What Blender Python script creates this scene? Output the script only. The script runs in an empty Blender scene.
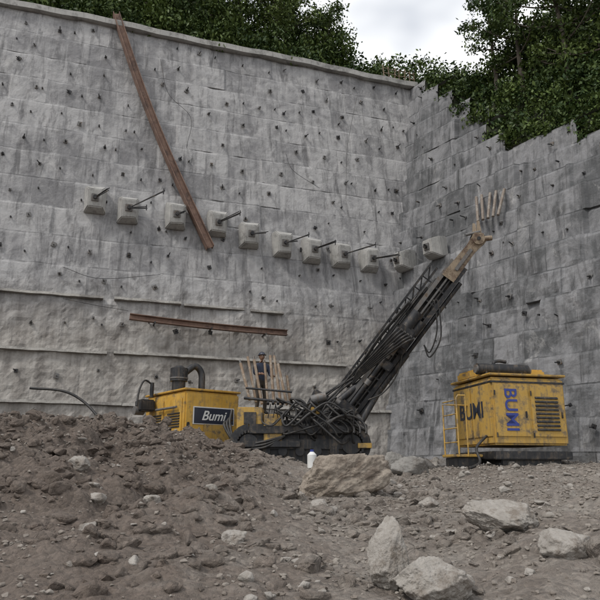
import bpy, bmesh, math, random
import numpy as np
from mathutils import Vector, Matrix
random.seed(7); rng=np.random.default_rng(7)
sc=bpy.context.scene
COL=sc.collection
# ------------------------------------------------ camera
TH=math.radians(14.9); F=640.0; CAMZ=1.7
cd=bpy.data.cameras.new("camera"); cam=bpy.data.objects.new("camera",cd); COL.objects.link(cam)
cam.location=(0,0,CAMZ); cam.rotation_euler=(math.pi/2+TH,0,0); cd.sensor_width=36; cd.lens=38.4; cd.clip_end=3000
sc.camera=cam
def ray(px,py):
    u=(px-300)/F; v=(300-py)/F
    return np.array([u,math.cos(TH)-v*math.sin(TH),math.sin(TH)+v*math.cos(TH)])
C0=np.array([0,0,CAMZ])
def pix(px,py,d):
    r=ray(px,py); return C0+r*(d/r[1])
# ------------------------------------------------ noise
def h2(ix,iy,seed=0.):
    a=np.sin(ix*127.1+iy*311.7+seed*74.7)*43758.5453
    return a-np.floor(a)
def vn(x,y,seed=0.):
    ix=np.floor(x);iy=np.floor(y);fx=x-ix;fy=y-iy
    fx=fx*fx*(3-2*fx);fy=fy*fy*(3-2*fy)
    a=h2(ix,iy,seed);b=h2(ix+1,iy,seed);c=h2(ix,iy+1,seed);d=h2(ix+1,iy+1,seed)
    return (a+(b-a)*fx)*(1-fy)+(c+(d-c)*fx)*fy
def fbm(x,y,o=4,seed=0.,g=.5):
    s=0;a=1;t=0
    for i in range(o):
        s=s+a*(vn(x*2**i+i*17.3,y*2**i+i*9.1,seed+i)-.5)*2; t+=a; a*=g
    return s/t
def wor(x,y,seed=0.):
    ix=np.floor(x);iy=np.floor(y);m=np.full(np.shape(x),9.)
    for i in(-1,0,1):
        for j in(-1,0,1):
            cx=ix+i+h2(ix+i,iy+j,seed);cy=iy+j+h2(ix+i,iy+j,seed+3.3)
            m=np.minimum(m,(cx-x)**2+(cy-y)**2)
    return np.sqrt(m)
def h3(i,j,k,s): 
    a=np.sin(i*127.1+j*311.7+k*191.9+s*74.7)*43758.5453
    return a-np.floor(a)
def vn3(p,s=0.):
    i=np.floor(p);f=p-i;f=f*f*(3-2*f);r=0
    for a in(0,1):
        for b in(0,1):
            for c in(0,1):
                w=(f[:,0] if a else 1-f[:,0])*(f[:,1] if b else 1-f[:,1])*(f[:,2] if c else 1-f[:,2])
                r=r+w*h3(i[:,0]+a,i[:,1]+b,i[:,2]+c,s)
    return r
def sst(a,b,x):
    t=np.clip((x-a)/(b-a),0,1); return t*t*(3-2*t)
# ------------------------------------------------ mesh helpers
def fast_mesh(name,V,Fa,mat=None,smooth=False,parent=None):
    me=bpy.data.meshes.new(name); V=np.asarray(V,dtype=np.float32);Fa=np.asarray(Fa,dtype=np.int32)
    k=Fa.shape[1]; me.vertices.add(len(V)); me.vertices.foreach_set('co',V.ravel())
    me.loops.add(Fa.size); me.loops.foreach_set('vertex_index',Fa.ravel())
    me.polygons.add(len(Fa)); me.polygons.foreach_set('loop_start',np.arange(len(Fa),dtype=np.int32)*k)
    me.update(calc_edges=True); me.validate()
    me.polygons.foreach_set('use_smooth',np.full(len(me.polygons),smooth))
    if mat: me.materials.append(mat)
    ob=bpy.data.objects.new(name,me); COL.objects.link(ob)
    if parent: ob.parent=parent
    return ob
def grid_faces(ny,nx):
    a=np.arange(ny*nx).reshape(ny,nx)
    return np.stack([a[:-1,:-1],a[:-1,1:],a[1:,1:],a[1:,:-1]],-1).reshape(-1,4)
def empty(name,loc=(0,0,0),rz=0):
    e=bpy.data.objects.new(name,None); COL.objects.link(e); e.location=loc; e.rotation_euler=(0,0,rz); e.empty_display_size=.3
    return e
class B:
    def __init__(s): s.v=[];s.f=[];s.m=[];s.sm=[];s.mats=[]
    def mi(s,m):
        if m not in s.mats: s.mats.append(m)
        return s.mats.index(m)
    def add(s,V,Fs,mat,smooth=False):
        o=len(s.v); s.v+= [tuple(float(c) for c in p) for p in V]; i=s.mi(mat)
        for f in Fs: s.f.append([a+o for a in f]); s.m.append(i); s.sm.append(smooth)
    def box(s,c,size,mat,R=None,bev=.015,taper=None):
        bm=bmesh.new(); bmesh.ops.create_cube(bm,size=1)
        for v in bm.verts:
            t=1.
            if taper and v.co.z>0: t=taper
            v.co=Vector((v.co.x*size[0]*t,v.co.y*size[1]*t,v.co.z*size[2]))
        if bev: bmesh.ops.bevel(bm,geom=bm.edges[:],offset=min(bev,min(size)*.3),segments=2,affect='EDGES')
        bm.verts.index_update()
        R=R if R is not None else Matrix.Identity(3)
        V=[R@v.co+Vector(c) for v in bm.verts]; Fs=[[v.index for v in f.verts] for f in bm.faces]
        bm.free(); s.add(V,Fs,mat)
    def sweep(s,prof,pts,mat,ref=(0,0,1),smooth=False,caps=True,radii=None):
        pts=[Vector(p) for p in pts]; n=len(pts);k=len(prof);V=[]
        nprev=None
        for i,p in enumerate(pts):
            t=(pts[min(i+1,n-1)]-pts[max(i-1,0)]).normalized()
            r=Vector(ref) if nprev is None else nprev
            a=(r-t*r.dot(t))
            if a.length<1e-4: a=t.orthogonal()
            a.normalize(); nprev=a if smooth else None
            b=t.cross(a); q=1 if radii is None else radii[i]
            for (x,y) in prof: V.append(p+b*(x*q)+a*(y*q))
        Fs=[]
        for i in range(n-1):
            for j in range(k):
                Fs.append([i*k+j,i*k+(j+1)%k,(i+1)*k+(j+1)%k,(i+1)*k+j])
        s.add(V,Fs,mat,smooth)
        if caps:
            s.add(V[:k],[list(range(k))[::-1]],mat); s.add(V[-k:],[list(range(k))],mat)
    def tube(s,pts,r,mat,n=8,radii=None):
        pr=[(r*math.cos(2*math.pi*i/n),r*math.sin(2*math.pi*i/n)) for i in range(n)]
        s.sweep(pr,pts,mat,smooth=True,radii=radii)
    def cyl(s,a,b,r,mat,n=20,r2=None):
        s.tube([a,b],r,mat,n,radii=None if r2 is None else [1,r2/r])
    def obj(s,name,parent=None,inv=False):
        me=bpy.data.meshes.new(name); me.from_pydata(s.v,[],s.f)
        for m in s.mats: me.materials.append(m)
        me.polygons.foreach_set('material_index',s.m); me.polygons.foreach_set('use_smooth',s.sm); me.update()
        ob=bpy.data.objects.new(name,me); COL.objects.link(ob)
        if parent:
            ob.parent=parent
            if inv: ob.matrix_parent_inverse=Matrix.Translation(-parent.location)
        return ob
def spline(P,n=16):
    P=[Vector(p) for p in P]; P=[P[0]*2-P[1]]+P+[P[-1]*2-P[-2]]; out=[]
    for i in range(1,len(P)-2):
        for j in range(n):
            t=j/n; a,b,c,d=P[i-1],P[i],P[i+1],P[i+2]
            out.append(.5*((2*b)+(c-a)*t+(2*a-5*b+4*c-d)*t*t+(3*b-a-3*c+d)*t**3))
    out.append(P[-2]); return out
# ------------------------------------------------ materials
def newmat(name):
    m=bpy.data.materials.new(name); m.use_nodes=True; nt=m.node_tree; nt.nodes.clear()
    o=nt.nodes.new('ShaderNodeOutputMaterial'); b=nt.nodes.new('ShaderNodeBsdfPrincipled'); nt.links.new(b.outputs[0],o.inputs[0])
    return m,nt,b
def N(nt,t,**k):
    n=nt.nodes.new(t)
    for a,v in k.items(): setattr(n,a,v)
    return n
def noise(nt,vec,scale,detail=4,rough=.6,dist=0):
    n=N(nt,'ShaderNodeTexNoise'); n.inputs['Scale'].default_value=scale; n.inputs['Detail'].default_value=min(detail,5)
    n.inputs['Roughness'].default_value=rough; n.inputs['Distortion'].default_value=dist
    if vec is not None: nt.links.new(vec,n.inputs['Vector'])
    return n.outputs['Fac']
def ramp(nt,fac,stops):
    r=N(nt,'ShaderNodeValToRGB'); e=r.color_ramp.elements
    while len(e)<len(stops): e.new(.5)
    for i,(p,c) in enumerate(stops):
        e[i].position=p; e[i].color=(c if isinstance(c,tuple) else (c,c,c))+(1,)
    nt.links.new(fac,r.inputs[0]); return r.outputs[0]
def mix(nt,f,a,b,mode='MIX'):
    m=N(nt,'ShaderNodeMix',data_type='RGBA',blend_type=mode)
    for i,x in ((0,f),(6,a),(7,b)):
        if hasattr(x,'links'): nt.links.new(x,m.inputs[i])
        elif i==0: m.inputs[0].default_value=x
        else: m.inputs[i].default_value=tuple(x)+(1,)
    return m.outputs[2]
def math_(nt,op,a,b=None,c=None,clamp=False):
    m=N(nt,'ShaderNodeMath',operation=op); m.use_clamp=clamp
    for i,x in enumerate((a,b,c)):
        if x is None: continue
        if hasattr(x,'links'): nt.links.new(x,m.inputs[i])
        else: m.inputs[i].default_value=x
    return m.outputs[0]
def bump(nt,b,h,strength=.5,dist=.02,prev=None):
    n=N(nt,'ShaderNodeBump'); n.inputs['Strength'].default_value=strength; n.inputs['Distance'].default_value=dist
    nt.links.new(h,n.inputs['Height'])
    if prev: nt.links.new(prev,n.inputs['Normal'])
    nt.links.new(n.outputs[0],b.inputs['Normal']); return n.outputs[0]
def objco(nt):
    return N(nt,'ShaderNodeTexCoord').outputs['Object']
def mapping(nt,vec,sc_):
    m=N(nt,'ShaderNodeMapping'); m.inputs['Scale'].default_value=sc_; nt.links.new(vec,m.inputs['Vector']); return m.outputs[0]
def simple(name,c1,c2,scale=6,rough=.7,metal=0,bs=.3,bd=.01,grime=None,gs=2.5,gt=.55):
    m,nt,b=newmat(name); co=objco(nt)
    n=noise(nt,co,scale,5,.65); col=mix(nt,ramp(nt,n,[(.35,0.),(.65,1.)]),c1,c2)
    if grime is not None:
        g=noise(nt,co,gs,5,.75); col=mix(nt,ramp(nt,g,[(gt-.04,0.),(gt+.1,1.)]),col,grime)
        st=noise(nt,mapping(nt,co,(9,9,.8)),1.5,3,.6); col=mix(nt,ramp(nt,st,[(.52,0.),(.75,.6)]),col,grime)
    nt.links.new(col,b.inputs['Base Color']); b.inputs['Roughness'].default_value=rough; b.inputs['Metallic'].default_value=metal
    bump(nt,b,noise(nt,co,scale*5,3,.7),bs,bd); return m
M_yel=simple('yellow_paint',(.50,.28,.035),(.60,.36,.07),3,.55,0,.15,.004,(.17,.13,.085),2.5,.555)
M_yel2=simple('yellow_paint_faded',(.43,.26,.05),(.51,.33,.09),3,.65,0,.15,.004,(.15,.115,.075),3.0,.525)
M_blk=simple('rubber_hose',(.012,.012,.013),(.03,.028,.026),8,.55,0,.2,.004,(.08,.068,.055),4,.61)
M_dark=simple('dark_steel',(.018,.019,.022),(.042,.042,.044),5,.55,.3,.3,.006,(.12,.095,.07),5,.59)
M_grey=simple('grey_steel',(.12,.12,.12),(.2,.19,.18),5,.6,.3,.3,.006,(.1,.06,.03),5,.58)
M_tan=simple('tan_steel',(.30,.24,.17),(.20,.15,.10),5,.6,.1,.3,.006,(.1,.06,.04),5,.53)
M_rod=simple('rusty_rod',(.28,.2,.14),(.2,.14,.09),7,.75,.1,.3,.006,(.34,.3,.25),5,.54)
M_pipe=simple('weathered_pipe',(.24,.2,.165),(.17,.135,.11),7,.75,.1,.3,.006,(.3,.28,.25),5,.54)
M_rust=simple('rust',(.15,.09,.068),(.22,.145,.11),3,.85,.1,.5,.01,(.09,.06,.05),1.6,.53)
M_white=simple('white_label',(.7,.7,.68),(.6,.6,.58),4,.5)
M_blue=simple('blue_lettering',(.02,.04,.22),(.03,.05,.25),4,.5)
M_plate=simple('sign_plate',(.015,.02,.035),(.025,.03,.05),4,.4)
M_pad=simple('pad_concrete',(.31,.305,.29),(.43,.42,.40),4,.9,0,.5,.02,(.2,.195,.185),2,.55)
M_lump=simple('broken_concrete',(.19,.18,.165),(.29,.28,.26),4,.9,0,.8,.03,(.14,.125,.11),2,.53)
M_cop=simple('coping_concrete',(.32,.315,.30),(.41,.40,.38),2,.9,0,.5,.02,(.19,.185,.175),1.2,.54)
M_ledge=simple('ledge_concrete',(.24,.23,.21),(.34,.325,.30),2,.9,0,.8,.03,(.15,.14,.13),1.2,.52)
M_skin=simple('skin',(.22,.12,.08),(.25,.14,.09),6,.6)
M_cloth=simple('work_clothes',(.03,.04,.07),(.05,.06,.09),9,.9)
M_cloth2=simple('trousers',(.05,.045,.04),(.08,.07,.06),9,.9)
M_bark=simple('bark',(.07,.06,.048),(.13,.11,.085),10,.9,0,.6,.02)
M_bamboo=simple('weathered_wood',(.25,.19,.13),(.16,.12,.08),8,.8)

def concrete(name,light,dark,warm,lowz=None,jstr=.45,ucol=.5):
    m,nt,b=newmat(name)
    uv=N(nt,'ShaderNodeUVMap',uv_map='metres').outputs[0]; ub=N(nt,'ShaderNodeUVMap',uv_map='blocks').outputs[0]
    jit=N(nt,'ShaderNodeTexNoise'); jit.inputs['Scale'].default_value=2.2; jit.inputs['Detail'].default_value=3; nt.links.new(uv,jit.inputs['Vector'])
    va=N(nt,'ShaderNodeVectorMath',operation='MULTIPLY_ADD'); nt.links.new(jit.outputs['Color'],va.inputs[0]); va.inputs[1].default_value=(.07,.06,0); nt.links.new(ub,va.inputs[2])
    sx=N(nt,'ShaderNodeSeparateXYZ'); nt.links.new(va.outputs[0],sx.inputs[0])
    s0=N(nt,'ShaderNodeSeparateXYZ'); nt.links.new(ub,s0.inputs[0])
    fu=math_(nt,'FRACT',sx.outputs[0]); fv=math_(nt,'FRACT',sx.outputs[1])
    cb=N(nt,'ShaderNodeCombineXYZ'); nt.links.new(math_(nt,'FLOOR',s0.outputs[0]),cb.inputs[0]); nt.links.new(math_(nt,'FLOOR',s0.outputs[1]),cb.inputs[1])
    wn=N(nt,'ShaderNodeTexWhiteNoise',noise_dimensions='2D'); nt.links.new(cb.outputs[0],wn.inputs['Vector'])
    su=N(nt,'ShaderNodeSeparateXYZ'); nt.links.new(uv,su.inputs[0])
    big=noise(nt,uv,.22,4,.6,.4); med=noise(nt,uv,1.3,5,.7,.6); fine=noise(nt,uv,14,4,.7)
    streak=noise(nt,mapping(nt,uv,(2.6,.22,1)),1.2,4,.65,.3)
    tone=math_(nt,'ADD',math_(nt,'MULTIPLY',wn.outputs['Value'],.27),math_(nt,'MULTIPLY',big,.75))
    tone=math_(nt,'ADD',tone,math_(nt,'MULTIPLY',med,.95))
    tone=math_(nt,'ADD',tone,math_(nt,'MULTIPLY',streak,.6))
    col=mix(nt,ramp(nt,math_(nt,'MULTIPLY',tone,.7),[(.78,0.),(1.0,1.)]),dark,light)
    l=noise(nt,mapping(nt,uv,(1.1,.6,1)),.9,5,.75,.8)
    col=mix(nt,ramp(nt,l,[(.58,0.),(.72,.55)]),col,(.48,.47,.455))
    d=noise(nt,mapping(nt,uv,(1.8,.3,1)),1.5,5,.72,.5)
    col=mix(nt,ramp(nt,d,[(.51,0.),(.67,.8)]),col,tuple(c*.5 for c in dark))
    if lowz:
        w=math_(nt,'ADD',su.outputs[1],math_(nt,'MULTIPLY',med,2.0))
        col=mix(nt,ramp(nt,math_(nt,'DIVIDE',w,20.),[((lowz-1.0)/20,.75),((lowz+1.6)/20,0.)]),col,mix(nt,ramp(nt,math_(nt,'MULTIPLY',math_(nt,'ADD',med,streak),.5),[(.40,0.),(.60,1.)]),(.16,.142,.122),warm))
    ju=math_(nt,'ABSOLUTE',math_(nt,'SUBTRACT',fu,.5)); jv=math_(nt,'ABSOLUTE',math_(nt,'SUBTRACT',fv,.5))
    mu=ramp(nt,ju,[(.480,0.),(.495,1.)]); mv=ramp(nt,jv,[(.462,0.),(.485,1.)])
    fade=ramp(nt,noise(nt,uv,.8,3,.6),[(.42,.1),(.60,1.)])
    j=math_(nt,'MAXIMUM',math_(nt,'MULTIPLY',mu,ucol),mv); j=math_(nt,'MULTIPLY',j,fade)
    col=mix(nt,math_(nt,'MULTIPLY',j,jstr),col,tuple(c*.42 for c in dark))
    k=math_(nt,'ABSOLUTE',math_(nt,'SUBTRACT',fu,.53)); ks=ramp(nt,k,[(.0,1.),(.06,0.)])
    kv=ramp(nt,fv,[(.1,0.),(.45,1.),(.5,0.)]); st=math_(nt,'MULTIPLY',math_(nt,'MULTIPLY',ks,kv),math_(nt,'MULTIPLY',wn.outputs['Value'],.6))
    col=mix(nt,st,col,(.09,.085,.08))
    col=mix(nt,.5,col,mix(nt,fine,(.3,.3,.3),(.7,.7,.7)),'OVERLAY')
    nt.links.new(col,b.inputs['Base Color']); b.inputs['Roughness'].default_value=.93
    hh=math_(nt,'SUBTRACT',math_(nt,'ADD',math_(nt,'MULTIPLY',med,.8),math_(nt,'MULTIPLY',fine,.35)),math_(nt,'MULTIPLY',j,.5))
    bump(nt,b,hh,.6,.07); return m
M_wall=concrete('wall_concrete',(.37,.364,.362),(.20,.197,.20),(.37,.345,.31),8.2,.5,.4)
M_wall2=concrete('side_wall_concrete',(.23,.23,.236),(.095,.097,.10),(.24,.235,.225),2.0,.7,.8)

def soil(name,a,b_,c,sc=1.):
    m,nt,b=newmat(name); co=objco(nt)
    n1=noise(nt,co,.35*sc,3,.6,.5); n2=noise(nt,co,2.2*sc,5,.7); n3=noise(nt,co,13*sc,5,.75)
    col=mix(nt,ramp(nt,n1,[(.38,0.),(.62,1.)]),a,b_)
    s_=N(nt,'ShaderNodeSeparateXYZ'); nt.links.new(co,s_.inputs[0])
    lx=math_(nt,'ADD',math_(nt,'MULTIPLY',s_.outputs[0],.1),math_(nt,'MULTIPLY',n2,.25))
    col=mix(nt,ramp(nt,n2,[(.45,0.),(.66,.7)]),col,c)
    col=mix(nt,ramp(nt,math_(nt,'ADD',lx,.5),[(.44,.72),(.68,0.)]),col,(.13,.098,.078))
    v=N(nt,'ShaderNodeTexVoronoi'); v.inputs['Scale'].default_value=17*sc; nt.links.new(co,v.inputs['Vector'])
    sv=N(nt,'ShaderNodeSeparateColor'); nt.links.new(v.outputs['Color'],sv.inputs[0])
    col=mix(nt,.45,col,mix(nt,sv.outputs[0],(.25,.25,.25),(.72,.72,.72)),'OVERLAY')
    col=mix(nt,.8,col,mix(nt,n3,(.17,.17,.17),(.85,.85,.85)),'OVERLAY')
    nt.links.new(col,b.inputs['Base Color']); b.inputs['Roughness'].default_value=.97
    h=math_(nt,'ADD',math_(nt,'MULTIPLY',n3,1.4),math_(nt,'MULTIPLY',v.outputs['Distance'],-.6))
    bump(nt,b,h,1.,.06); return m
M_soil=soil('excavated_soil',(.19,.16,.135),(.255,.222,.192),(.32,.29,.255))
M_hill=simple('hillside_earth',(.02,.028,.012),(.04,.045,.02),1.5,.95,0,.8,.1)
M_rock=simple('rock',(.25,.23,.205),(.37,.345,.315),3.5,.9,0,.9,.03,(.17,.145,.12),2.2,.54)
M_rockt=simple('tan_rock',(.22,.185,.15),(.33,.285,.235),3.5,.9,0,.9,.03,(.15,.12,.095),2.2,.52)
M_stone=simple('rubble_stone',(.15,.125,.105),(.29,.262,.23),1.7,.93,0,.9,.02)
def foliage(name,a,b_):
    m,nt,b=newmat(name)
    at=N(nt,'ShaderNodeAttribute',attribute_name='tone')
    col=mix(nt,at.outputs['Fac'],a,b_); nt.links.new(col,b.inputs['Base Color']); b.inputs['Roughness'].default_value=.55
    b.inputs['Specular IOR Level'].default_value=.25
    return m
M_leaf=foliage('leaves',(.025,.05,.014),(.11,.155,.04))
M_leaf2=foliage('leaves_light',(.035,.06,.018),(.14,.19,.05))

# ------------------------------------------------ ground
def ground_h(x,y):
    b=.1*np.clip(y,0,16.5)
    m=sst(.8,-3.8,x)*sst(5.0,12.,y)*(1-.8*sst(16.2,18.5,y))*(1.0+.10*np.clip(-x-3,0,6))
    mid=np.exp(-((x+.4)/1.6)**2)*sst(11,15.5,y)*(1-sst(16,18,y))*.2
    rt=sst(1.6,4.2,x)*np.exp(-((y-8)/3.2)**2)*.5+ sst(3.0,5,x)*sst(12,15,y)*.16
    gully=-np.exp(-(((x+3.75+.15*(y-13))/.5)**2+((y-13.)/1.3)**2))*.9
    gully=gully-np.exp(-(((x+2.2-.35*(y-10))/.35)**2+((y-10.2)/1.8)**2))*.3
    rough=.30+1.15*np.clip(m+rt*.8,0,1.15)
    z=b+m*.84+mid+rt+gully
    near=sst(80,30,np.hypot(x,y))
    z=z+rough*near*(.28*fbm(x*.75,y*.75,4,1.)+.14*fbm(x*2.4,y*2.4,4,5.))
    cl=.16*(.5-wor(x*1.5+.3*fbm(x*3,y*3,2,3.),y*1.5,2.))+.09*(.5-wor(x*3.9+.2*fbm(x*6,y*6,2,4.),y*3.9,8.))
    z=z+rough*near*cl+near*.03*fbm(x*8,y*8,4,11.,.7)
    track=np.exp(-((x-1.6-.12*(y-8)-.3*np.sin(y*.4))/.35)**2)*-.06
    return z+track
def axis(lo,hi,step,far,gr=1.25):
    a=list(np.arange(lo,hi,step)); s=step;p=hi
    up=[]
    while p<far: up.append(p); s*=gr; p+=s
    s=step;p=lo;dn=[]
    while p>-far: s*=gr;p-=s; dn.append(p)
    return np.array(dn[::-1]+a+up)
xs=axis(-9.5,9.5,.036,900); 
ys=[];p=3.5
while p<22: ys.append(p); p+=.020+.0020*(p-3.5)
st=.08
while p<900: ys.append(p); st*=1.22; p+=st
q=3.5;st=.05;dn=[]
while q>-900: st*=1.25;q-=st;dn.append(q)
ys=np.array(dn[::-1]+ys)
X,Y=np.meshgrid(xs,ys); Z=ground_h(X,Y)
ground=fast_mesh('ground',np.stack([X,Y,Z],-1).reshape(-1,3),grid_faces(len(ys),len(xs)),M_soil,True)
def ghit(px,py):
    r=ray(px,py); t=3.
    while t<40:
        p=C0+r*t
        if p[2]<ground_h(np.array(p[0]),np.array(p[1])): return p
        t+=.04
    return C0+r*16
# ------------------------------------------------ walls
ZT=21.7
T=np.array([6.0,30.6,ZT]); d1=np.array([.949,.316,0]); n1=np.array([.316,-.949,0]); b1=.2
d2=np.array([.6,-.8,0]); n2=np.array([-.8,-.6,0]); b2=.26
def build_wall(name,d,n,b,s0,s1,levels,bw,facefrac,mat,seed,ztop=None,ds=.1,boff=.03,rough=1.,jog=0.):
    S=np.arange(s0,s1+1e-6,ds); Vs=[];Fs=[];UM=[];UB=[];o=0
    for r in range(len(levels)-1):
        z0,z1=levels[r],levels[r+1]; k=max(3,int((z1-z0)/.12)); zz=np.linspace(z0,z1,k+1)
        SS,Z_=np.meshgrid(S,zz); zm=(z0+z1)/2
        off=b*(ZT-zm)+b*facefrac*(zm-Z_)
        ub=SS/bw+ (r*.5)%1+.13*h2(np.array(r),np.array(3.),seed)
        low=sst(9.5,7.5,Z_)
        off=off+boff*(h2(np.floor(ub),np.full_like(ub,r),seed)-.5)*2
        if jog: off=off+jog*(h2(np.floor((ub+.37*(r//2))/2),np.full_like(ub,r//2),seed+1)-.5)*2*sst(.3,1.5,SS)
        off=off+rough*(.05+.09*low)*fbm(SS*.7,Z_*.7,4,seed)+rough*(.022+.035*low)*fbm(SS*4,Z_*4,3,seed+4)
        e=(Z_-z0)/(z1-z0); off=off-.06*sst(.88,1.,e)*(.5+fbm(SS*2,Z_*0+r,3,seed+9))
        P=T[None,None]+SS[...,None]*d+off[...,None]*n; P=P.copy(); P[...,2]=Z_+.02*fbm(SS*.8,Z_*0+r,3,seed+2)*(r>0)
        Vs.append(P.reshape(-1,3)); f=grid_faces(len(zz),len(S))+o
        um=np.stack([SS,Z_],-1).reshape(-1,2); ubv=np.stack([ub,r+.002+.996*e],-1).reshape(-1,2)
        if ztop is not None:
            keep=(SS[:-1,:-1]+ds/2); zc=np.full_like(keep,zm); mk=(zc<ztop(keep)).ravel()
            f=f[mk]
        Fs.append(f);UM.append(um);UB.append(ubv)
        nS=len(S)
        if r>0:
            a=np.arange(nS-1)+o; pb=prev+np.arange(nS-1)
            lf=np.stack([pb,pb+1,a+1,a],-1)
            if ztop is not None: lf=lf[(z0<ztop(S[:-1]+ds/2)+1.3)]
            Fs.append(lf)
        prev=o+len(zz)*nS-nS
        o+=len(zz)*nS
    V=np.concatenate(Vs);Fa=np.concatenate(Fs);UM=np.concatenate(UM);UB=np.concatenate(UB)
    me_ob=fast_mesh(name,V,Fa,mat,False); me=me_ob.data
    li=np.zeros(len(me.loops),dtype=np.int32); me.loops.foreach_get('vertex_index',li)
    for nm,U in(('metres',UM),('blocks',UB)):
        l=me.uv_layers.new(name=nm); l.data.foreach_set('uv',U[li].astype(np.float32).ravel())
    return me_ob
lev1=[0,2.0,4.0,5.85,7.95]+[7.95+1.25*i for i in range(1,12)]
lev1[-1]=ZT
w1=build_wall('retaining_wall',d1,n1,b1,-34,1.2,lev1,1.55,.75,M_wall,3.,boff=.035)
lev2=[0,1.2]+[1.2+1.025*i for i in range(1,21)]
lev2[-1]=ZT
def ztop2(s):
    q=np.floor(np.clip(s,0,40)/1.1)*1.1
    return np.maximum(ZT+.1-1.12*np.clip(q-.2,0,5.8)-.35*np.clip(q-5.8,0,40),9.)
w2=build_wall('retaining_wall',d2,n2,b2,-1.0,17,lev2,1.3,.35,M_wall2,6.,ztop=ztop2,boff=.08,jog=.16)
def on_wall(px,py,w=1):
    n,b=(n1,b1) if w==1 else (n2,b2)
    r=ray(px,py); nn=n+np.array([0,0,b]); t=((T-C0)@nn)/(r@nn); return C0+r*t
def wpt(s,z,w=1,out=0.):
    d,n,b=(d1,n1,b1) if w==1 else (d2,n2,b2)
    p=T+d*s+n*(b*(ZT-z)+out); p=p.copy(); p[2]=z; return p
def wsz(p,w=1):
    d=d1 if w==1 else d2
    return float((p-T)@d),float(p[2])
bb=B(); pr=[(-.28,-.02),(.30,-.02),(.30,.26),(-.28,.26)]
bb.sweep(pr,[wpt(s,ZT)+np.array([0,0,.04*math.sin(s*.7)+.02*math.sin(s*2.9)]) for s in np.linspace(-34,.3,90)],M_cop)
bb.obj('wall_coping')
bb=B()
for zl,lo,hi in((7.95,-34,-8.),(5.85,-34,-4.2),(4.0,-34,-1.)):
    s=lo
    while s<hi:
        ln=random.uniform(1.5,4.5); e_=min(s+ln,hi); n=max(3,int((e_-s)/.2)); o_=random.uniform(-.02,.07); zo=random.uniform(-.04,.04)
        pts=[wpt(q,zl-.04+zo+.015*random.random(),1,.05+o_+.03*random.random()) for q in np.linspace(s,e_,n)]
        bb.sweep([(-.10,-.07),(.12,-.05),(.07,.05),(-.12,.07)],pts,M_ledge)
        s=e_+(random.uniform(0,.5) if random.random()<.5 else .0)
bb.obj('wall_ledge')
def nails(name,w,levels,bw,s0,s1,seed,zmax=None):
    bb=B(); n=Vector(n1 if w==1 else n2)
    d=Vector(d1 if w==1 else d2)
    for r in range(len(levels)-1):
        zm=(levels[r]+levels[r+1])/2
        if zm<2.5: continue
        ph=(r*.5)%1+.13*float(h2(np.array(r),np.array(3.),seed))
        k0=int(math.floor(s0/bw))-1
        for k in range(k0,int(s1/bw)+2):
            for sub in (0,1):
                s=(k+.5-ph+(.5 if sub else 0))*bw+random.uniform(-.3,.3)
                if s<s0 or s>s1 or random.random()<((.2 if w==1 else .45) if not sub else (.55 if w==1 else .7)): continue
                if zmax is not None and zm>float(zmax(np.array(s)))-.2: continue
                z=zm+random.uniform(-.25,.25); p=Vector(wpt(s,z,w,.04)); 
                if sub:
                    bb.cyl(p-n*.1,p+n*.09+Vector((0,0,-.02)),.035,M_dark,7); continue
                R=Matrix((d,n,Vector((0,0,1)))).transposed()@Matrix.Rotation(random.uniform(-.5,.5),3,'Y')
                q=random.uniform(.09,.18)
                bb.box(p+n*.02,(q,.05,q),M_grey if random.random()<.6 else M_dark,R,bev=0)
                dr=(n+Vector((random.uniform(-.25,.25),random.uniform(-.1,.1),random.uniform(-.35,.15)))).normalized()
                bb.cyl(p,p+dr*random.uniform(.12,.36),.022,M_dark,6)
                if random.random()<.4: bb.cyl(p+dr*.02,p+dr*.10,.045,M_dark,6)
    return bb.obj(name)
nails('soil_nail_heads',1,lev1,1.55,-33,-.4,3.)
nails('soil_nail_heads',2,lev2,1.3,.6,15,6.,ztop2)
pads=[(95,202),(128,212),(175,218),(216,226),(248,237),(281,246),(310,252),(339,257),(367,261)]
rods=[[(1.0,.1)],[(2.4,.05),(1.3,-.2)],[(.5,0)],[(1.3,.1)],[(.9,-.1)],[(1.3,.1),(.7,-.1)],[(1.1,.1)],[(1.6,.1)],[(1.3,0.)]]
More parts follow.
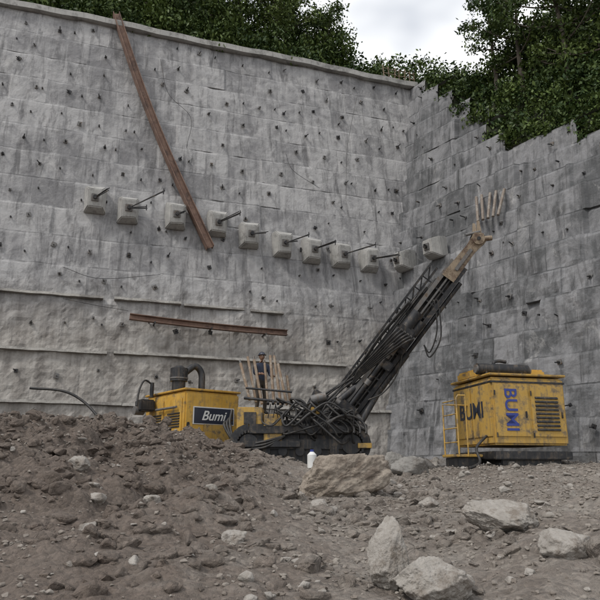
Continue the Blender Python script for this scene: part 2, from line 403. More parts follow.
def pad(p,n,d,w,h,dep,rl,sdw=.0):
    bb=B(); n=Vector(n).normalized(); d=Vector(d)
    ax=(n+Vector((0,0,-.12))).normalized(); up=d.cross(ax)*-1
    if up.z<0: up=-up
    def q(x,z,o): return Vector(p)+d*x+up*z+ax*o
    j=lambda:random.uniform(-.03,.03)
    V=[q(sx*w/2+j(),sz*h/2+j(),-.15) for sx,sz in((-1,-1),(1,-1),(1,1),(-1,1))]
    V+=[q(sx*w/2+j(),sz*h/2+j(),dep*.45) for sx,sz in((-1,-1),(1,-1),(1,1),(-1,1))]
    V+=[q(sx*w*.33+j(),sz*h*.34+j(),dep) for sx,sz in((-1,-1),(1,-1),(1,1),(-1,1))]
    bm=bmesh.new(); vs=[bm.verts.new(v) for v in V]
    for a in(0,4):
        for i in range(4): bm.faces.new([vs[a+i],vs[a+(i+1)%4],vs[a+4+(i+1)%4],vs[a+4+i]])
    bm.faces.new(vs[8:12]); bm.faces.new(vs[0:4][::-1])
    bmesh.ops.recalc_face_normals(bm,faces=bm.faces[:])
    bmesh.ops.bevel(bm,geom=bm.edges[:],offset=.035,segments=2,affect='EDGES')
    bm.verts.index_update(); bb.add([v.co for v in bm.verts],[[v.index for v in f.verts] for f in bm.faces],M_pad); bm.free()
    c=q(0,0,dep)
    bb.box(c+ax*.03,(.28,.28,.05),M_grey,Matrix((d,up,ax)).transposed(),bev=.005)
    bb.cyl(c,c+ax*.16,.08,M_dark,10)
    for L,zz in rl:
        e=c+ax*L+up*(zz*L)+d*(.45*L)
        for k in range(3):
            o=Vector((random.uniform(-.03,.03),0,random.uniform(-.03,.03)))
            bb.cyl(c+o,e+o*2,.018,M_dark,6)
        if L>1.: bb.cyl(e-up*.12,e+up*.1,.02,M_dark,6)
    return bb.obj('anchor_block')
for (px,py),rl in zip(pads,rods):
    p=on_wall(px,py); pad(p,n1,d1,.82,1.1,.66,rl)
for (px,py) in((411,262),(441,249)):
    pad(on_wall(px,py,2)+n2*.15,n2,d2,.75,.9,.75,[(.3,0)])
def ibeam(name,pts,h,w,ref,mat):
    bb=B(); t=.03
    pr=[(-w,-h),(w,-h),(w,-h+t),(t*.6,-h+t),(t*.6,h-t),(w,h-t),(w,h),(-w,h),(-w,h-t),(-t*.6,h-t),(-t*.6,-h+t),(-w,-h+t)]
    bb.sweep(pr,pts,mat,ref=ref); return bb.obj(name)
A=on_wall(116,18);Bq=on_wall(209,250)
sA=wsz(A);sB=wsz(Bq);pts=[]
for i in range(25):
    t=i/24; s=sA[0]+(sB[0]-sA[0])*t-.26*math.sin(math.pi*t); z=sA[1]+(sB[1]-sA[1])*t
    pts.append(wpt(s,z,1,.28))
ibeam('steel_beam',pts,.15,.17,tuple(d1),M_rust)
A=on_wall(129,319);Bq=on_wall(284,335);sA=wsz(A);sB=wsz(Bq)
pts=[wpt(sA[0]+(sB[0]-sA[0])*t,sA[1]+(sB[1]-sA[1])*t-.05*math.sin(math.pi*t),1,.42) for t in np.linspace(0,1,12)]
ibeam('steel_beam',pts,.11,.12,(0,0,1),M_rust)
bb=B()
for t in(.15,.5,.85):
    s=sA[0]+(sB[0]-sA[0])*t; z=sA[1]+(sB[1]-sA[1])*t-.16
    bb.cyl(wpt(s,z,1,-.1),wpt(s,z,1,.6),.035,M_dark,8)
bb.obj('beam_support_pins')
bb=B()
for pl in ([(160,62),(168,95),(190,120),(186,150)],[(285,155),(292,172),(318,190)],[(63,268),(100,280),(160,276)],[(355,100),(346,150),(345,200)],[(63,300),(95,306),(128,312)]):
    P_=[wpt(*wsz(on_wall(*q)),1,.12+random.uniform(0,.1)) for q in pl]; bb.tube(spline(P_,10),.010,M_dark,5)
bb.obj('wall_cables')
bb=B()
for i in range(5):
    a=on_wall(486+5*i,224-i*1.5,2)+n2*.5; b_=on_wall(480+7*i+random.uniform(-2,2),199-i*2,2)+n2*.3
    bb.cyl(a,b_,.06,M_pipe,10)
bb.obj('pipe_bundle')

# ------------------------------------------------ hillside
def hill_grid(d,n,s_,db_,zf):
    S,D=np.meshgrid(s_,db_); P=T[None,None]+S[...,None]*d-(D[...,None]+.15)*n; P=P.copy(); P[...,2]=zf(S,D); return P
def zh1(S,D): 
    r=1.0*sst(-1,-9,S)+.12
    return ZT-.05+r*np.clip(D,0,45)*.85+.5*fbm(S*.3,D*.3,3,2.)*sst(0,2,D)
def rise2(S,D): return (.15+1.0*sst(2.5,5.5,S))*np.clip(D,0,9)
g1=hill_grid(d1,n1,np.linspace(-45,12,115),np.concatenate([np.linspace(0,10,25),np.linspace(11,90,30)]),zh1)
Vh=g1.reshape(-1,3);Fh=grid_faces(g1.shape[0],g1.shape[1])
def hg2():
    s_=np.concatenate([[-1.],np.arange(0,22,.2)]); db_=np.concatenate([np.linspace(0,10,25),np.linspace(11,90,30)])
    S,D=np.meshgrid(s_,db_); out=b2*(ZT-ztop2(S)); Dq=D-out
    P=T[None,None]+S[...,None]*d2-(Dq[...,None]+.05)*n2; P=P.copy(); P[...,2]=ztop2(S)-.1+rise2(S,D)+.3*fbm(S*.4,D*.4,3,4.)*sst(0,2,D); return P
g2=hg2()
Fh=np.concatenate([Fh,grid_faces(g2.shape[0],g2.shape[1])+len(Vh)]);Vh=np.concatenate([Vh,g2.reshape(-1,3)])
fast_mesh('hillside',Vh,Fh,M_hill,True)
# ------------------------------------------------ foliage
def leaf_mesh(name,Cn,size,tone,mat,parent=None,asp=.5):
    n=len(Cn); a=rng.normal(size=(n,3)); a[:,2]-=.4; a/=np.linalg.norm(a,axis=1)[:,None]
    b=rng.normal(size=(n,3)); b[:,2]*=.4; b-=a*np.sum(a*b,1)[:,None]; b/=np.linalg.norm(b,axis=1)[:,None]
    L=(size*rng.uniform(.5,1.5,n))[:,None]; W=L*asp
    V=np.stack([Cn-a*L/2,Cn+b*W/2-a*L*.05,Cn+a*L/2,Cn-b*W/2-a*L*.05],1).reshape(-1,3)
    Fa=np.arange(4*n).reshape(n,4); ob=fast_mesh(name,V,Fa,mat,False,parent)
    at=ob.data.attributes.new('tone','FLOAT','FACE')
    at.data.foreach_set('value',np.clip(tone,0,1).astype(np.float32)[:len(ob.data.polygons)]); return ob
def clump(c,r,n,flat=.8):
    v=rng.normal(size=(n,3)); v/=np.linalg.norm(v,axis=1)[:,None]
    rr=rng.uniform(0,1,n)**.4; lump=1+.35*np.sin(v[:,0]*5+c[0])*np.cos(v[:,1]*4+c[1]*2)+.2*np.sin(v[:,2]*7+c[2])
    return np.asarray(c)+v*(rr*lump*r)[:,None]*np.array([1,1,flat])
def shrubs(name,specs,size,mat,dens=210):
    Cs=[];Ts=[]
    for c,r in specs:
        n=int(dens*r*r)+20; Cs.append(clump(c,r,n)); Ts.append(np.clip(rng.uniform(.0,.95)+rng.normal(0,.17,n),0,1))
    Cs=np.concatenate(Cs);Ts=np.concatenate(Ts)
    return leaf_mesh(name,Cs,size,Ts,mat)
up=lambda z:np.array([0,0,z])
sp=[]
for i in range(300):
    s=random.uniform(-30,0); D=random.uniform(.6,12)
    z=float(zh1(np.array(s),np.array(D))); r=random.uniform(.6,1.4); sp.append((T+d1*s-n1*D+up(z-ZT+r*.4),r))
for i in range(130):
    s=random.uniform(-30,.5); D=random.uniform(.3,1.3); r=random.uniform(.2,.7)
    sp.append((T+d1*s-n1*D+up(r*.3),r))
for i in range(320):
    s=random.uniform(-28,0.); D=random.uniform(1.5,5); r=random.uniform(.5,1.1)
    hm=min(5.,1.8+(-s)*.50); sp.append((T+d1*s-n1*D+up(random.uniform(.3,hm)),r))
for i in range(190):
    s=random.uniform(-4,8); D=random.uniform(.8,5); r=random.uniform(.35,.8)
    sp.append((T+d1*s-n1*D+up(r*.5+random.uniform(0,2.5)),r))
shrubs('hillside_shrubs',sp,.2,M_leaf,230)
sp=[]
def onhill2(s,D):
    out=b2*(ZT-float(ztop2(np.array(s*1.)))); p=T+d2*s-n2*(D-out+.05); p=p.copy()
    p[2]=float(ztop2(np.array(s*1.)))-.1+float(rise2(np.array(s*1.),np.array(D*1.))); return p
for i in range(380):
    s=random.uniform(.2,14); D=random.uniform(.1,1)**1.3*8; r=random.uniform(.4,.95)
    ex=1.2 if s<2.5 else 1.4
    sp.append((onhill2(s,D)+up(r*.5+(random.uniform(0,ex) if D>1 else 0)),r))
for i in range(150):
    s=random.uniform(.8,14); r=random.uniform(.15,.45); sp.append((onhill2(s,.12)+up(random.uniform(-.25,.35)),r))
shrubs('hillside_shrubs',sp,.18,M_leaf,260)
def tree(base,H,R,seed,mat,nl=11,cl=1.0,size=.18,dens=230,low=.35):
    random.seed(seed); e=empty('tree',tuple(base)); bb=B()
    bend=Vector((random.uniform(-.5,.5),random.uniform(-.5,.5),0))*H*.1
    tr=[Vector((0,0,-.4))]+[bend*t*t+Vector((random.uniform(-.06,.06),random.uniform(-.06,.06),H*.92*t)) for t in np.linspace(.08,1,8)]
    r0=.020*H; bb.tube(tr,r0,M_bark,8,radii=[1.1]+[max(.12,1-.85*t) for t in np.linspace(.08,1,8)])
    Cs=[];Ts=[]
    for i in range(nl):
        t=low+(1-low)*(i+.5)/nl; a=i*2.4+random.uniform(-.4,.4); k=int(t*7)+1; p0=tr[min(k,8)]
        ln=R*(1.05-.55*abs(t-.55)*1.3)*random.uniform(.6,1.2)
        p1=p0+Vector((math.cos(a)*ln,math.sin(a)*ln,ln*random.uniform(.15,.6)))
        mid=(p0+p1)/2+Vector((0,0,-.1*ln)); pl=spline([p0,mid,p1],5)
        bb.tube(pl,r0*.32,M_bark,6,radii=[1-.8*j/(len(pl)-1) for j in range(len(pl))])
        for q in range(4):
            f=.25+.27*q; c=p0.lerp(p1,min(f,1.02))+Vector([random.uniform(-.35,.35)*R*.5 for _ in range(3)])
            bb.tube([p0.lerp(p1,f*.8),c],r0*.12,M_bark,5)
            rr=cl*random.uniform(.4,.85); n=int(dens*rr*rr)+15; Cs.append(clump(np.array(c),rr,n,.6)); Ts.append(np.clip(random.uniform(.0,.95)+rng.normal(0,.16,n),0,1))
    bb.obj('trunk',e)
    leaf_mesh('crown',np.concatenate(Cs),size,np.concatenate(Ts),mat,e); return e
i=0
for s,D,H,R in((-26,2.5,6,2.4),(-22,4,7,2.6),(-18.5,2.4,5,2.2),(-16.5,5,7,2.8),(-14,2.6,4.6,2.),(-12,5,7,2.6),(-10.5,2.6,4.6,2.),(-8.6,4.2,6.2,2.3),(-6.9,2.4,5.6,2.),(-5.4,4.5,5.6,1.9),(-4.0,2.6,5.0,1.5)):
    z=float(zh1(np.array(s*1.),np.array(D*1.))); p=T+d1*s-n1*D; p=p.copy(); p[2]=z; i+=1
    tree(p,H,R,100+i,M_leaf if i%3 else M_leaf2)
tree(onhill2(4.9,1.8),6.2,1.35,201,M_leaf2,nl=12,cl=.65,size=.17,low=.35,dens=170)
tree(onhill2(6.3,2.0),7.4,2.0,202,M_leaf,nl=14,cl=.9,low=.25)
tree(onhill2(8.6,2.2),8,2.4,203,M_leaf,nl=15,low=.2)
tree(onhill2(10.5,2.5),9,2.6,204,M_leaf2,nl=15,low=.2)
random.seed(55)
def fence(name,path,hh):
    bb=B()
    for i,p in enumerate(path):
        p=Vector(p); bb.cyl(p-Vector((0,0,.1)),p+Vector((random.uniform(-.08,.08),0,hh*random.uniform(.85,1.15))),.035,M_bamboo,6)
    for k in(.45,.85):
        for a,b_ in zip(path[:-1],path[1:]):
            bb.cyl(Vector(a)+Vector((0,-.04,hh*k+random.uniform(-.06,.06))),Vector(b_)+Vector((0,-.04,hh*k+random.uniform(-.06,.06))),.02,M_bamboo,5)
    return bb.obj(name)
fence('bamboo_fence',[wpt(s,ZT,1,.1)+up(.2) for s in np.arange(-1.6,.3,.3)],.75)

# ------------------------------------------------ rocks
def rock(name,loc,dims,seed,mat,rz=0,rx=0,sub=6,npl=30):
    r=np.random.default_rng(seed); bm=bmesh.new(); bmesh.ops.create_icosphere(bm,subdivisions=sub,radius=1)
    V=np.array([v.co for v in bm.verts]); Fa=np.array([[v.index for v in f.verts] for f in bm.faces]); bm.free()
    pn=r.normal(size=(npl,3)); pn/=np.linalg.norm(pn,axis=1)[:,None]; dd=r.uniform(.68,1.,npl)
    dots=V@pn.T; q=np.where(dots>.05,dd/np.maximum(dots,.05),9.); q.sort(axis=1)
    rad=np.minimum(q[:,0],1.15); V=V*rad[:,None]
    nz=sum(a*(vn3(V*f+seed,f)-.5) for f,a in((1.6,.16),(4.,.08),(9.,.06),(19.,.045),(40.,.03)))
    lay=V@pn[0]; nz=nz+.03*(np.floor(lay*6+vn3(V*3,2.)*1.5)%2)
    V=V*(1+nz)[:,None]; V=V*np.array(dims)/2
    M=np.array(Matrix.Rotation(rz,3,'Z')@Matrix.Rotation(rx,3,'Y')); V=V@M.T
    ob=fast_mesh(name,V,Fa,mat,True); ob.location=tuple(loc); return ob
def rock_px(px,py,dims,seed,mat=M_rock,rz=0,rx=0,sink=.25,sub=5):
    p=ghit(px,py); return rock('boulder',(p[0],p[1]+dims[1]*.3,p[2]+dims[2]*(.5-sink)),dims,seed,mat,rz,rx,sub)
rock_px(338,497,(1.85,1.2,1.0),31,M_rockt,.15,-.28,.22,6)
rock_px(372,487,(.55,.5,.5),34,M_rock)
rock_px(391,592,(.42,.42,.68),32,M_rock,.3,.2,.1,6)
rock_px(436,606,(.75,.5,.5),35,M_rock,.5,.2,.2,6)
rock_px(508,532,(1.05,.7,.45),36,M_rock,-.4,.22,.2,6)
rock_px(232,545,(.36,.3,.24),37,M_rock)
rock_px(150,505,(.3,.26,.2),38,M_rock)
rock_px(430,508,(.32,.3,.2),39,M_rock)
rock_px(572,560,(.6,.5,.36),40,M_rock)
rock_px(75,470,(.45,.4,.3),41,M_rock)
rock_px(320,512,(.35,.3,.25),42,M_rock)
rock_px(452,596,(.5,.4,.3),43,M_rock,.2,.3,.2)
rock_px(412,475,(1.1,.8,.6),44,M_lump,.2,.1,.3)
rock_px(395,472,(.7,.6,.6),45,M_lump,.7,.1,.25)
var=[]
for k in range(14):
    bm=bmesh.new(); 
    for _ in range(random.randint(9,16)):
        v=Vector([random.gauss(0,1) for _ in range(3)]).normalized(); bm.verts.new((v.x,v.y*random.uniform(.6,1),v.z*random.uniform(.45,.8)))
    bmesh.ops.convex_hull(bm,input=bm.verts[:]); bmesh.ops.delete(bm,geom=[v for v in bm.verts if not v.link_faces],context='VERTS')
    bmesh.ops.bevel(bm,geom=bm.edges[:],offset=.07,segments=1,affect='EDGES'); bmesh.ops.triangulate(bm,faces=bm.faces[:]); bm.verts.index_update()
    V_=np.array([v.co for v in bm.verts]); ln=np.linalg.norm(V_,axis=1); V_=V_*np.minimum(1,1.02/np.maximum(ln,1e-6))[:,None]
    var.append((V_,np.array([[v.index for v in f.verts] for f in bm.faces]))); bm.free()
def scatter(name,n,smin,smax,pw,area,mat,seed,mound=.45,sink=.12):
    r=np.random.default_rng(seed); Vs=[];Fs=[];o=0
    x=r.uniform(area[0],area[1],n);y=area[2]+(area[3]-area[2])*r.uniform(0,1,n)**.8
    cl=fbm(x*.6,y*.6,3,seed)+mound*sst(0,-3,x)*sst(9,14,y)+.3*sst(2,4,x); keep=cl>r.uniform(-.5,.45,n); x=x[keep];y=y[keep]
    z=ground_h(x,y); sz=smin+(smax-smin)*r.uniform(0,1,len(x))**pw
    for i in range(len(x)):
        V,Fa=var[r.integers(len(var))]; a=r.uniform(0,6.28); t=r.uniform(-.5,.5)
        R=np.array(Matrix.Rotation(a,3,'Z')@Matrix.Rotation(t,3,'X'))
        Vs.append((V*sz[i]*.5*r.uniform(.75,1.25,3))@R.T+np.array([x[i],y[i],z[i]+sz[i]*sink])); Fs.append(Fa+o); o+=len(V)
    return fast_mesh(name,np.concatenate(Vs),np.concatenate(Fs),mat,False)
scatter('rubble_stones',26000,.015,.10,2.4,(-8,8,3.6,18),M_stone,3)
scatter('rubble_stones',900,.07,.28,2.8,(-8,8,4.5,18),M_rock,4)
scatter('rubble_stones',1400,.1,.8,2.5,(-2,9,18.5,24),M_rock,5)
scatter('earth_clods',4200,.06,.42,2.0,(-8,3.0,6.0,17.5),M_soil,6,.9,.0)

# ------------------------------------------------ compressors
def label(txt,parent,loc,rot,size,mat,name='lettering',shear=0):
    c=bpy.data.curves.new(name,'FONT'); c.body=txt; c.size=size; c.extrude=.004; c.align_x='CENTER'; c.align_y='CENTER'; c.shear=shear; c.offset=.012*size
    o=bpy.data.objects.new(name,c); COL.objects.link(o); o.parent=parent; o.location=loc; o.rotation_euler=rot; c.materials.append(mat); return o
def louvres(bb,x0,x1,z0,z1,y,mat,n,axis='x'):
    for i in range(n):
        z=z0+(z1-z0)*(i+.5)/n
        if axis=='x': bb.box(((x0+x1)/2,y,z),(x1-x0,.03,(z1-z0)/n*.55),mat,Matrix.Rotation(-.5,3,'X'),bev=.003)
        else: bb.box((y,(x0+x1)/2,z),(.03,x1-x0,(z1-z0)/n*.55),mat,Matrix.Rotation(.5,3,'Y'),bev=.003)
loc=pix(496,456,16.2); e=empty('air_compressor',tuple(loc),math.radians(13))
W,L,H=2.1,2.1,2.05
bb=B()
bb.box((W/2,L/2,H/2+.09),(W,L,H-.36),M_yel2,bev=.05)
bb.box((W/2,L/2,H-.02),(W+.10,L+.10,.06),M_yel2,bev=.02)
bb.box((W/2,L/2,H-.21),(W+.03,L+.03,.05),M_dark,bev=.01)
bb.box((W/2,L*.62,H+.12),(W*.94,L*.62,.26),M_yel,bev=.06)
for i in range(2):
    bb.box((.54+i*1.02,-.012,H*.5+.1),(.95,.03,H-.75),M_yel2,bev=.012)
    bb.box((.54+i*1.02+.38,-.04,H*.5),(.04,.04,.16),M_dark,bev=.008)
    for zz in(.45,1.5): bb.cyl((.07+i*1.02,-.04,zz),(.07+i*1.02,-.04,zz+.12),.018,M_dark,8)
for i in range(2):
    bb.box((-.012,.53+i*1.02,H*.5+.1),(.03,.96,H-.75),M_yel2,bev=.012)
louvres(bb,1.2,1.85,.6,1.5,-.035,M_dark,9)
bb.obj('body',e)
bb=B(); bb.box((W/2,L/2,.02),(W+.08,L+.06,.2),M_dark,bev=.02); bb.box((W/2,L/2,-.18),(W*.8,L*.9,.26),M_dark,bev=.02)
for y in(.4,L-.4):
    for x in(.3,W-.3): bb.box((x,y,-.36),(.3,.5,.4),M_dark)
bb.box((-.45,.9,.02),(.7,.9,.07),M_yel2,bev=.015); bb.box((-.45,.9,-.15),(.6,.7,.25),M_dark)
bb.obj('skid_frame',e)
bb=B(); bb.cyl((-.1,.45,H+.17),(1.35,.45,H+.17),.15,M_dark,24); bb.cyl((-.16,.45,H+.17),(-.1,.45,H+.17),.11,M_grey,20); bb.cyl((1.35,.45,H+.17),(1.42,.45,H+.17),.11,M_grey,20)
for x in(.1,1.1): bb.box((x,.45,H+.05),(.08,.26,.12),M_dark)
bb.tube(spline([(.4,.45,H+.25),(.4,.45,H+.36),(.55,.45,H+.40),(.75,.45,H+.38)],6),.045,M_dark,10)
bb.obj('muffler',e)
bb=B()
rail=[(-.75,.45,0),(-.75,.45,1.45),(-.70,.45,1.52),(-.5,.45,1.52)]
bb.tube(rail,.022,M_yel2,8); bb.tube([(-.75,1.25,0),(-.75,1.25,1.35),(-.5,1.25,1.35),(0,1.25,1.35)],.022,M_yel2,8)
for z in(.35,.7,1.05,1.4): bb.cyl((-.75,.45,z),(-.75,1.25,z),.016,M_yel2,8)
bb.cyl((-.5,.45,0),(-.5,.45,1.52),.02,M_yel2,8)
bb.tube(spline([(-.05,.3,.5),(-.4,.2,.2),(-.5,-.1,-.15),(-.9,-.3,-.3)],8),.035,M_blk,8)
bb.obj('handrail',e)
label('BUMI',e,(.50,-.035,1.14),(math.pi/2,math.pi/2,0),.48,M_blue)
label('BUMI',e,(-.035,1.05,1.15),(math.pi/2,0,-math.pi/2),.58,M_plate)
loc=pix(183,453,18.2); e=empty('air_compressor',tuple(loc),math.radians(38))
W,L,H=1.8,2.6,1.78
bb=B()
bb.box((W/2,L/2,H/2),(W,L,H-.1),M_yel,bev=.05)
bb.box((W/2,L/2,H+.0),(W+.07,L+.07,.06),M_yel,bev=.02)
bb.box((W/2,L/2,.02),(W+.1,L+.1,.18),M_dark,bev=.02)
bb.box((.6*W,-.015,.52),(.95,.03,.6),M_yel2,bev=.01)
for i in range(2):
    bb.box((-.012,.65+i*1.15,H*.5),(.03,1.0,H-.5),M_yel,bev=.012); louvres(bb,.25+i*1.15,1.0+i*1.15,.7,1.15,-.035,M_dark,6,'y')
bb.box((W*.52,-.012,1.05),(1.36,.02,.50),M_white,bev=.004)
bb.box((W*.52,-.025,1.05),(1.30,.02,.44),M_plate,bev=.003)
bb.box((.1,-.04,.75),(.08,.05,.2),M_dark)
bb.obj('body',e)
label('Bumi',e,(W*.50,-.04,1.04),(math.pi/2,0,0),.38,M_white,shear=.35)
bb=B()
bb.cyl((.28,1.0,H),(.28,1.0,H+.35),.2,M_dark,24); bb.cyl((.28,1.0,H+.33),(.28,1.0,H+.72),.26,M_dark,28); bb.cyl((.28,1.0,H+.72),(.28,1.0,H+.80),.20,M_dark,24,.1)
bb.cyl((.28,1.0,H+.4),(.28,1.0,H+.44),.275,M_grey,28)
bb.tube(spline([(.45,.95,H+.6),(.75,.9,H+.82),(.95,.85,H+.62),(.95,.8,H+.2),(.95,.8,H-.05)],8),.1,M_dark,14)
bb.cyl((-.15,1.9,H-.1),(-.15,1.9,H+.35),.06,M_dark,12)
bb.tube(spline([(-.15,1.9,H+.3),(-.4,1.9,H+.4),(-.6,1.8,H+.1),(-.7,1.7,H-.4)],8),.03,M_blk,8)
bb.box((-.30,2.0,H-.35),(.45,.5,.35),M_dark,bev=.04); bb.cyl((-.6,2.1,H-.5),(-.3,2.1,H-.5),.13,M_grey,18)
bb.cyl((-.12,.3,H-.5),(-.12,1.6,H-.5),.035,M_grey,10)
bb.obj('air_intake',e)

# ------------------------------------------------ drill rig
D0=17.6
def P(px,py,d=D0): return Vector(pix(px,py,d))
rig=empty('drilling_rig',tuple(P(310,445)))
def R_from(x,y,z): return Matrix((x,y,z)).transposed()
A=P(336,428,18.0); Bp=P(479,238,16.4)
t=(Bp-A).normalized(); L=(Bp-A).length
vw=Vector((0,-1,0)); dep=(vw-t*vw.dot(t)).normalized(); sd=t.cross(dep)
if sd.x>0: sd=-sd
def Q(a,s,d=0): return A+t*a+sd*s+dep*d
RM=R_from(sd,dep,t)
def mbox(bb,a,s,d,la,ls,ld,mat,bev=.012): bb.box(Q(a,s,d),(ls,ld,la),mat,RM,bev=bev)
bb=B()
Lm=L-.9
mbox(bb,Lm/2-.2,0,-.10,Lm+.4,.40,.06,M_dark)
for s in(-.2,.2):
    mbox(bb,Lm/2-.2,s,.0,Lm+.4,.05,.28,M_dark)
    mbox(bb,Lm/2-.2,s,.145,Lm+.4,.12,.03,M_grey if s>0 else M_dark,.005)
for k in range(int(Lm/.42)):
    mbox(bb,.1+k*.42,0,.06,.05,.38,.10,M_dark,.005)
mbox(bb,Lm/2,0.03,.11,Lm,.05,.03,M_grey,.003)
mbox(bb,Lm/2,-.06,.10,Lm,.035,.03,M_blk,.003)
for s,d in((.42,-.1),(.62,-.05)):
    mbox(bb,Lm*.56,s,d,Lm*.74,.06,.06,M_dark,.006)
n=11
for k in range(n):
    a=Lm*.2+Lm*.72*k/n; b_=Lm*.2+Lm*.72*(k+1)/n
    bb.cyl(Q(a,.42,-.08),Q(b_,.62,-.06),.02,M_dark,6); bb.cyl(Q(a,.42,-.1),Q(a,.18,-.05),.024,M_dark,6)
    bb.cyl(Q(a,.62,-.06),Q(a,.42,-.08),.02,M_dark,6)
bb.obj('mast',rig,True)
bb=B()
bb.cyl(Q(.2,-.33,.05),Q(Lm*.93,-.33,.05),.06,M_dark,16); bb.cyl(Q(.1,.06,.30),Q(Lm*.55,.06,.30),.06,M_dark,16)
for k in range(4): bb.cyl(Q(.6+k*.9,.06,.30),Q(.75+k*.9,.06,.30),.08,M_grey,16)
bb.cyl(Q(.3,-.33,.05),Q(Lm*.5,-.33,.05),.09,M_dark,16)
bb.obj('drill_string',rig,True)
bb=B()
a0=Lm*.56
mbox(bb,a0,.02,.2,.9,.54,.16,M_dark,.03); mbox(bb,a0,.04,.42,.6,.46,.38,M_dark,.05)
bb.cyl(Q(a0+.2,.1,.45),Q(a0+.75,.1,.45),.16,M_dark,20); bb.cyl(Q(a0+.2,-.14,.42),Q(a0+.6,-.14,.42),.12,M_dark,20); bb.cyl(Q(a0-.6,.06,.30),Q(a0-.2,.06,.30),.12,M_grey,20)
mbox(bb,a0-.9,.05,.22,.25,.58,.25,M_dark,.03)
for k in range(5):
    bb.cyl(Q(a0+.1,-.22+.1*k,.6),Q(a0+.1,-.22+.1*k,.68),.035,M_grey,8)
bb.obj('rotary_head',rig,True)
bb=B()
mbox(bb,.1,.05,.28,.4,.6,.38,M_dark,.04); mbox(bb,.65,.05,.28,.32,.55,.34,M_dark,.04)
for a in(.1,.65):
    bb.cyl(Q(a,-.42,.3),Q(a,.52,.3),.08,M_grey,14)
bb.cyl(Q(-.6,-.05,0),Q(-.1,-.05,0),.07,M_grey,14)
bb.obj('rod_clamps',rig,True)
bb=B()
for d in(-.15,.15):
    V=[Q(Lm-.5,-.17,d),Q(Lm-.5,.21,d),Q(Lm+.55,.15,d),Q(L+.02,.19,d),Q(L+.14,-.02,d),Q(L-.02,-.21,d),Q(Lm+.5,-.15,d)]
    V2=[v+dep*.03 for v in V]; k=len(V)
    bb.add(V+V2,[list(range(k))[::-1],list(range(k,2*k))]+[[i,(i+1)%k,(i+1)%k+k,i+k] for i in range(k)],M_tan)
mbox(bb,Lm+.1,0,.02,.9,.22,.2,M_tan,.02)
mbox(bb,Lm+.15,-.02,.2,.7,.1,.04,M_grey)
bb.cyl(Q(L-.06,0,-.22),Q(L-.06,0,.26),.16,M_tan,24); bb.cyl(Q(L-.06,0,-.26),Q(L-.06,0,.30),.05,M_dark,12)
bb.cyl(Q(L-.06,0,-.06),Q(L-.06,0,.07),.21,M_dark,28)
tip=Q(L-.06,.0,0)
for dx,h_ in((-.1,.42),(.02,.5)):
    V=[tip+Vector((dx-.07,-.12,.05)),tip+Vector((dx+.08,-.12,.02)),tip+Vector((dx+.03,-.12,h_)),tip+Vector((dx-.03,-.12,h_+.02))]
    V2=[v+Vector((0,.05,0)) for v in V]
    bb.add(V+V2,[[0,1,2,3],[7,6,5,4]]+[[i,i+4,(i+1)%4+4,(i+1)%4] for i in range(4)],M_tan)
bb.cyl(tip+Vector((.05,-.2,-.05)),tip+Vector((.32,-.2,-.02)),.07,M_tan,14); 
bb.cyl(tip+Vector((-.35,-.1,.1)),tip+Vector((.05,-.1,.2)),.04,M_grey,10)
bb.obj('mast_crown',rig,True)
bb=B()
random.seed(9)
for k in range(8):
    s=.27+.035*k; d=random.uniform(-.02,.16)
    pl=[Q(Lm*(.88-.03*k),s,d)]+[Q(Lm*f,s+random.uniform(-.04,.04),d+random.uniform(-.05,.05)) for f in(.7,.5,.33)]+[Q(Lm*.16,.5+random.uniform(0,.2),.1),P(random.uniform(300,330),random.uniform(405,425),17.6)]
    bb.tube(spline(pl,8),.03,M_blk,7)
for k in range(6):
    pl=[Q(a0+.1,-.22+.1*k,.66),Q(a0-.1,-.1+.08*k,.85),Q(a0-.8,.12+.05*k,.6),Q(a0-1.5,.3+.03*k,.25),Q(a0-1.9,.36,.1)]
    bb.tube(spline(pl,8),.028,M_blk,7)
for k in range(3):
    pl=[Q(Lm*.72,-.22,.05),P(434+3*k,300,16.8),P(437+4*k,330+6*k,16.9),P(430,352+5*k,17.0),P(424,345,17.)]
    if k==2: pl=[Q(Lm*.5,-.3,.1),P(404,342,17.1),P(398,372,17.2),P(384,392,17.3),P(368,400,17.3)]
    bb.tube(spline(pl,8),.02,M_blk,6)
for k in range(24):
    x0=random.uniform(268,350); x1=x0+random.uniform(-45,45); x1=min(max(x1,262),358); dd=random.uniform(16.7,17.4)
    y0=random.uniform(402,425); y1=random.uniform(405,440)
    pl=[P(x0,y0,17.4),P(x0+random.uniform(-10,10),y0-random.uniform(2,9),dd),P((x0+x1)/2+random.uniform(-8,8),random.uniform(402,440),dd-.1),P(x1+random.uniform(-10,10),y1+random.uniform(4,10),dd),P(x1,y1,17.4)]
    bb.tube(spline(pl,8),random.uniform(.02,.038),M_blk,7)
for k in range(4):
    c=P(335+4*k,430,16.9); r=.34+.05*k
    bb.tube([c+Vector((r*math.cos(a),-.04*k+.1*math.sin(2*a),r*.75*math.sin(a))) for a in np.linspace(-.3,math.pi+.4,22)],.03,M_blk,8)
for k in range(3):
    pl=[P(232,410+5*k,17.8),P(230-3*k,425,17.5),P(238,445,17.3),P(262,442+3*k,17.1),P(285,436,17.2)]
    bb.tube(spline(pl,8),.035,M_blk,8)
bb.obj('hydraulic_hoses',rig,True)
bb=B()
base=P(300,447,17.9)
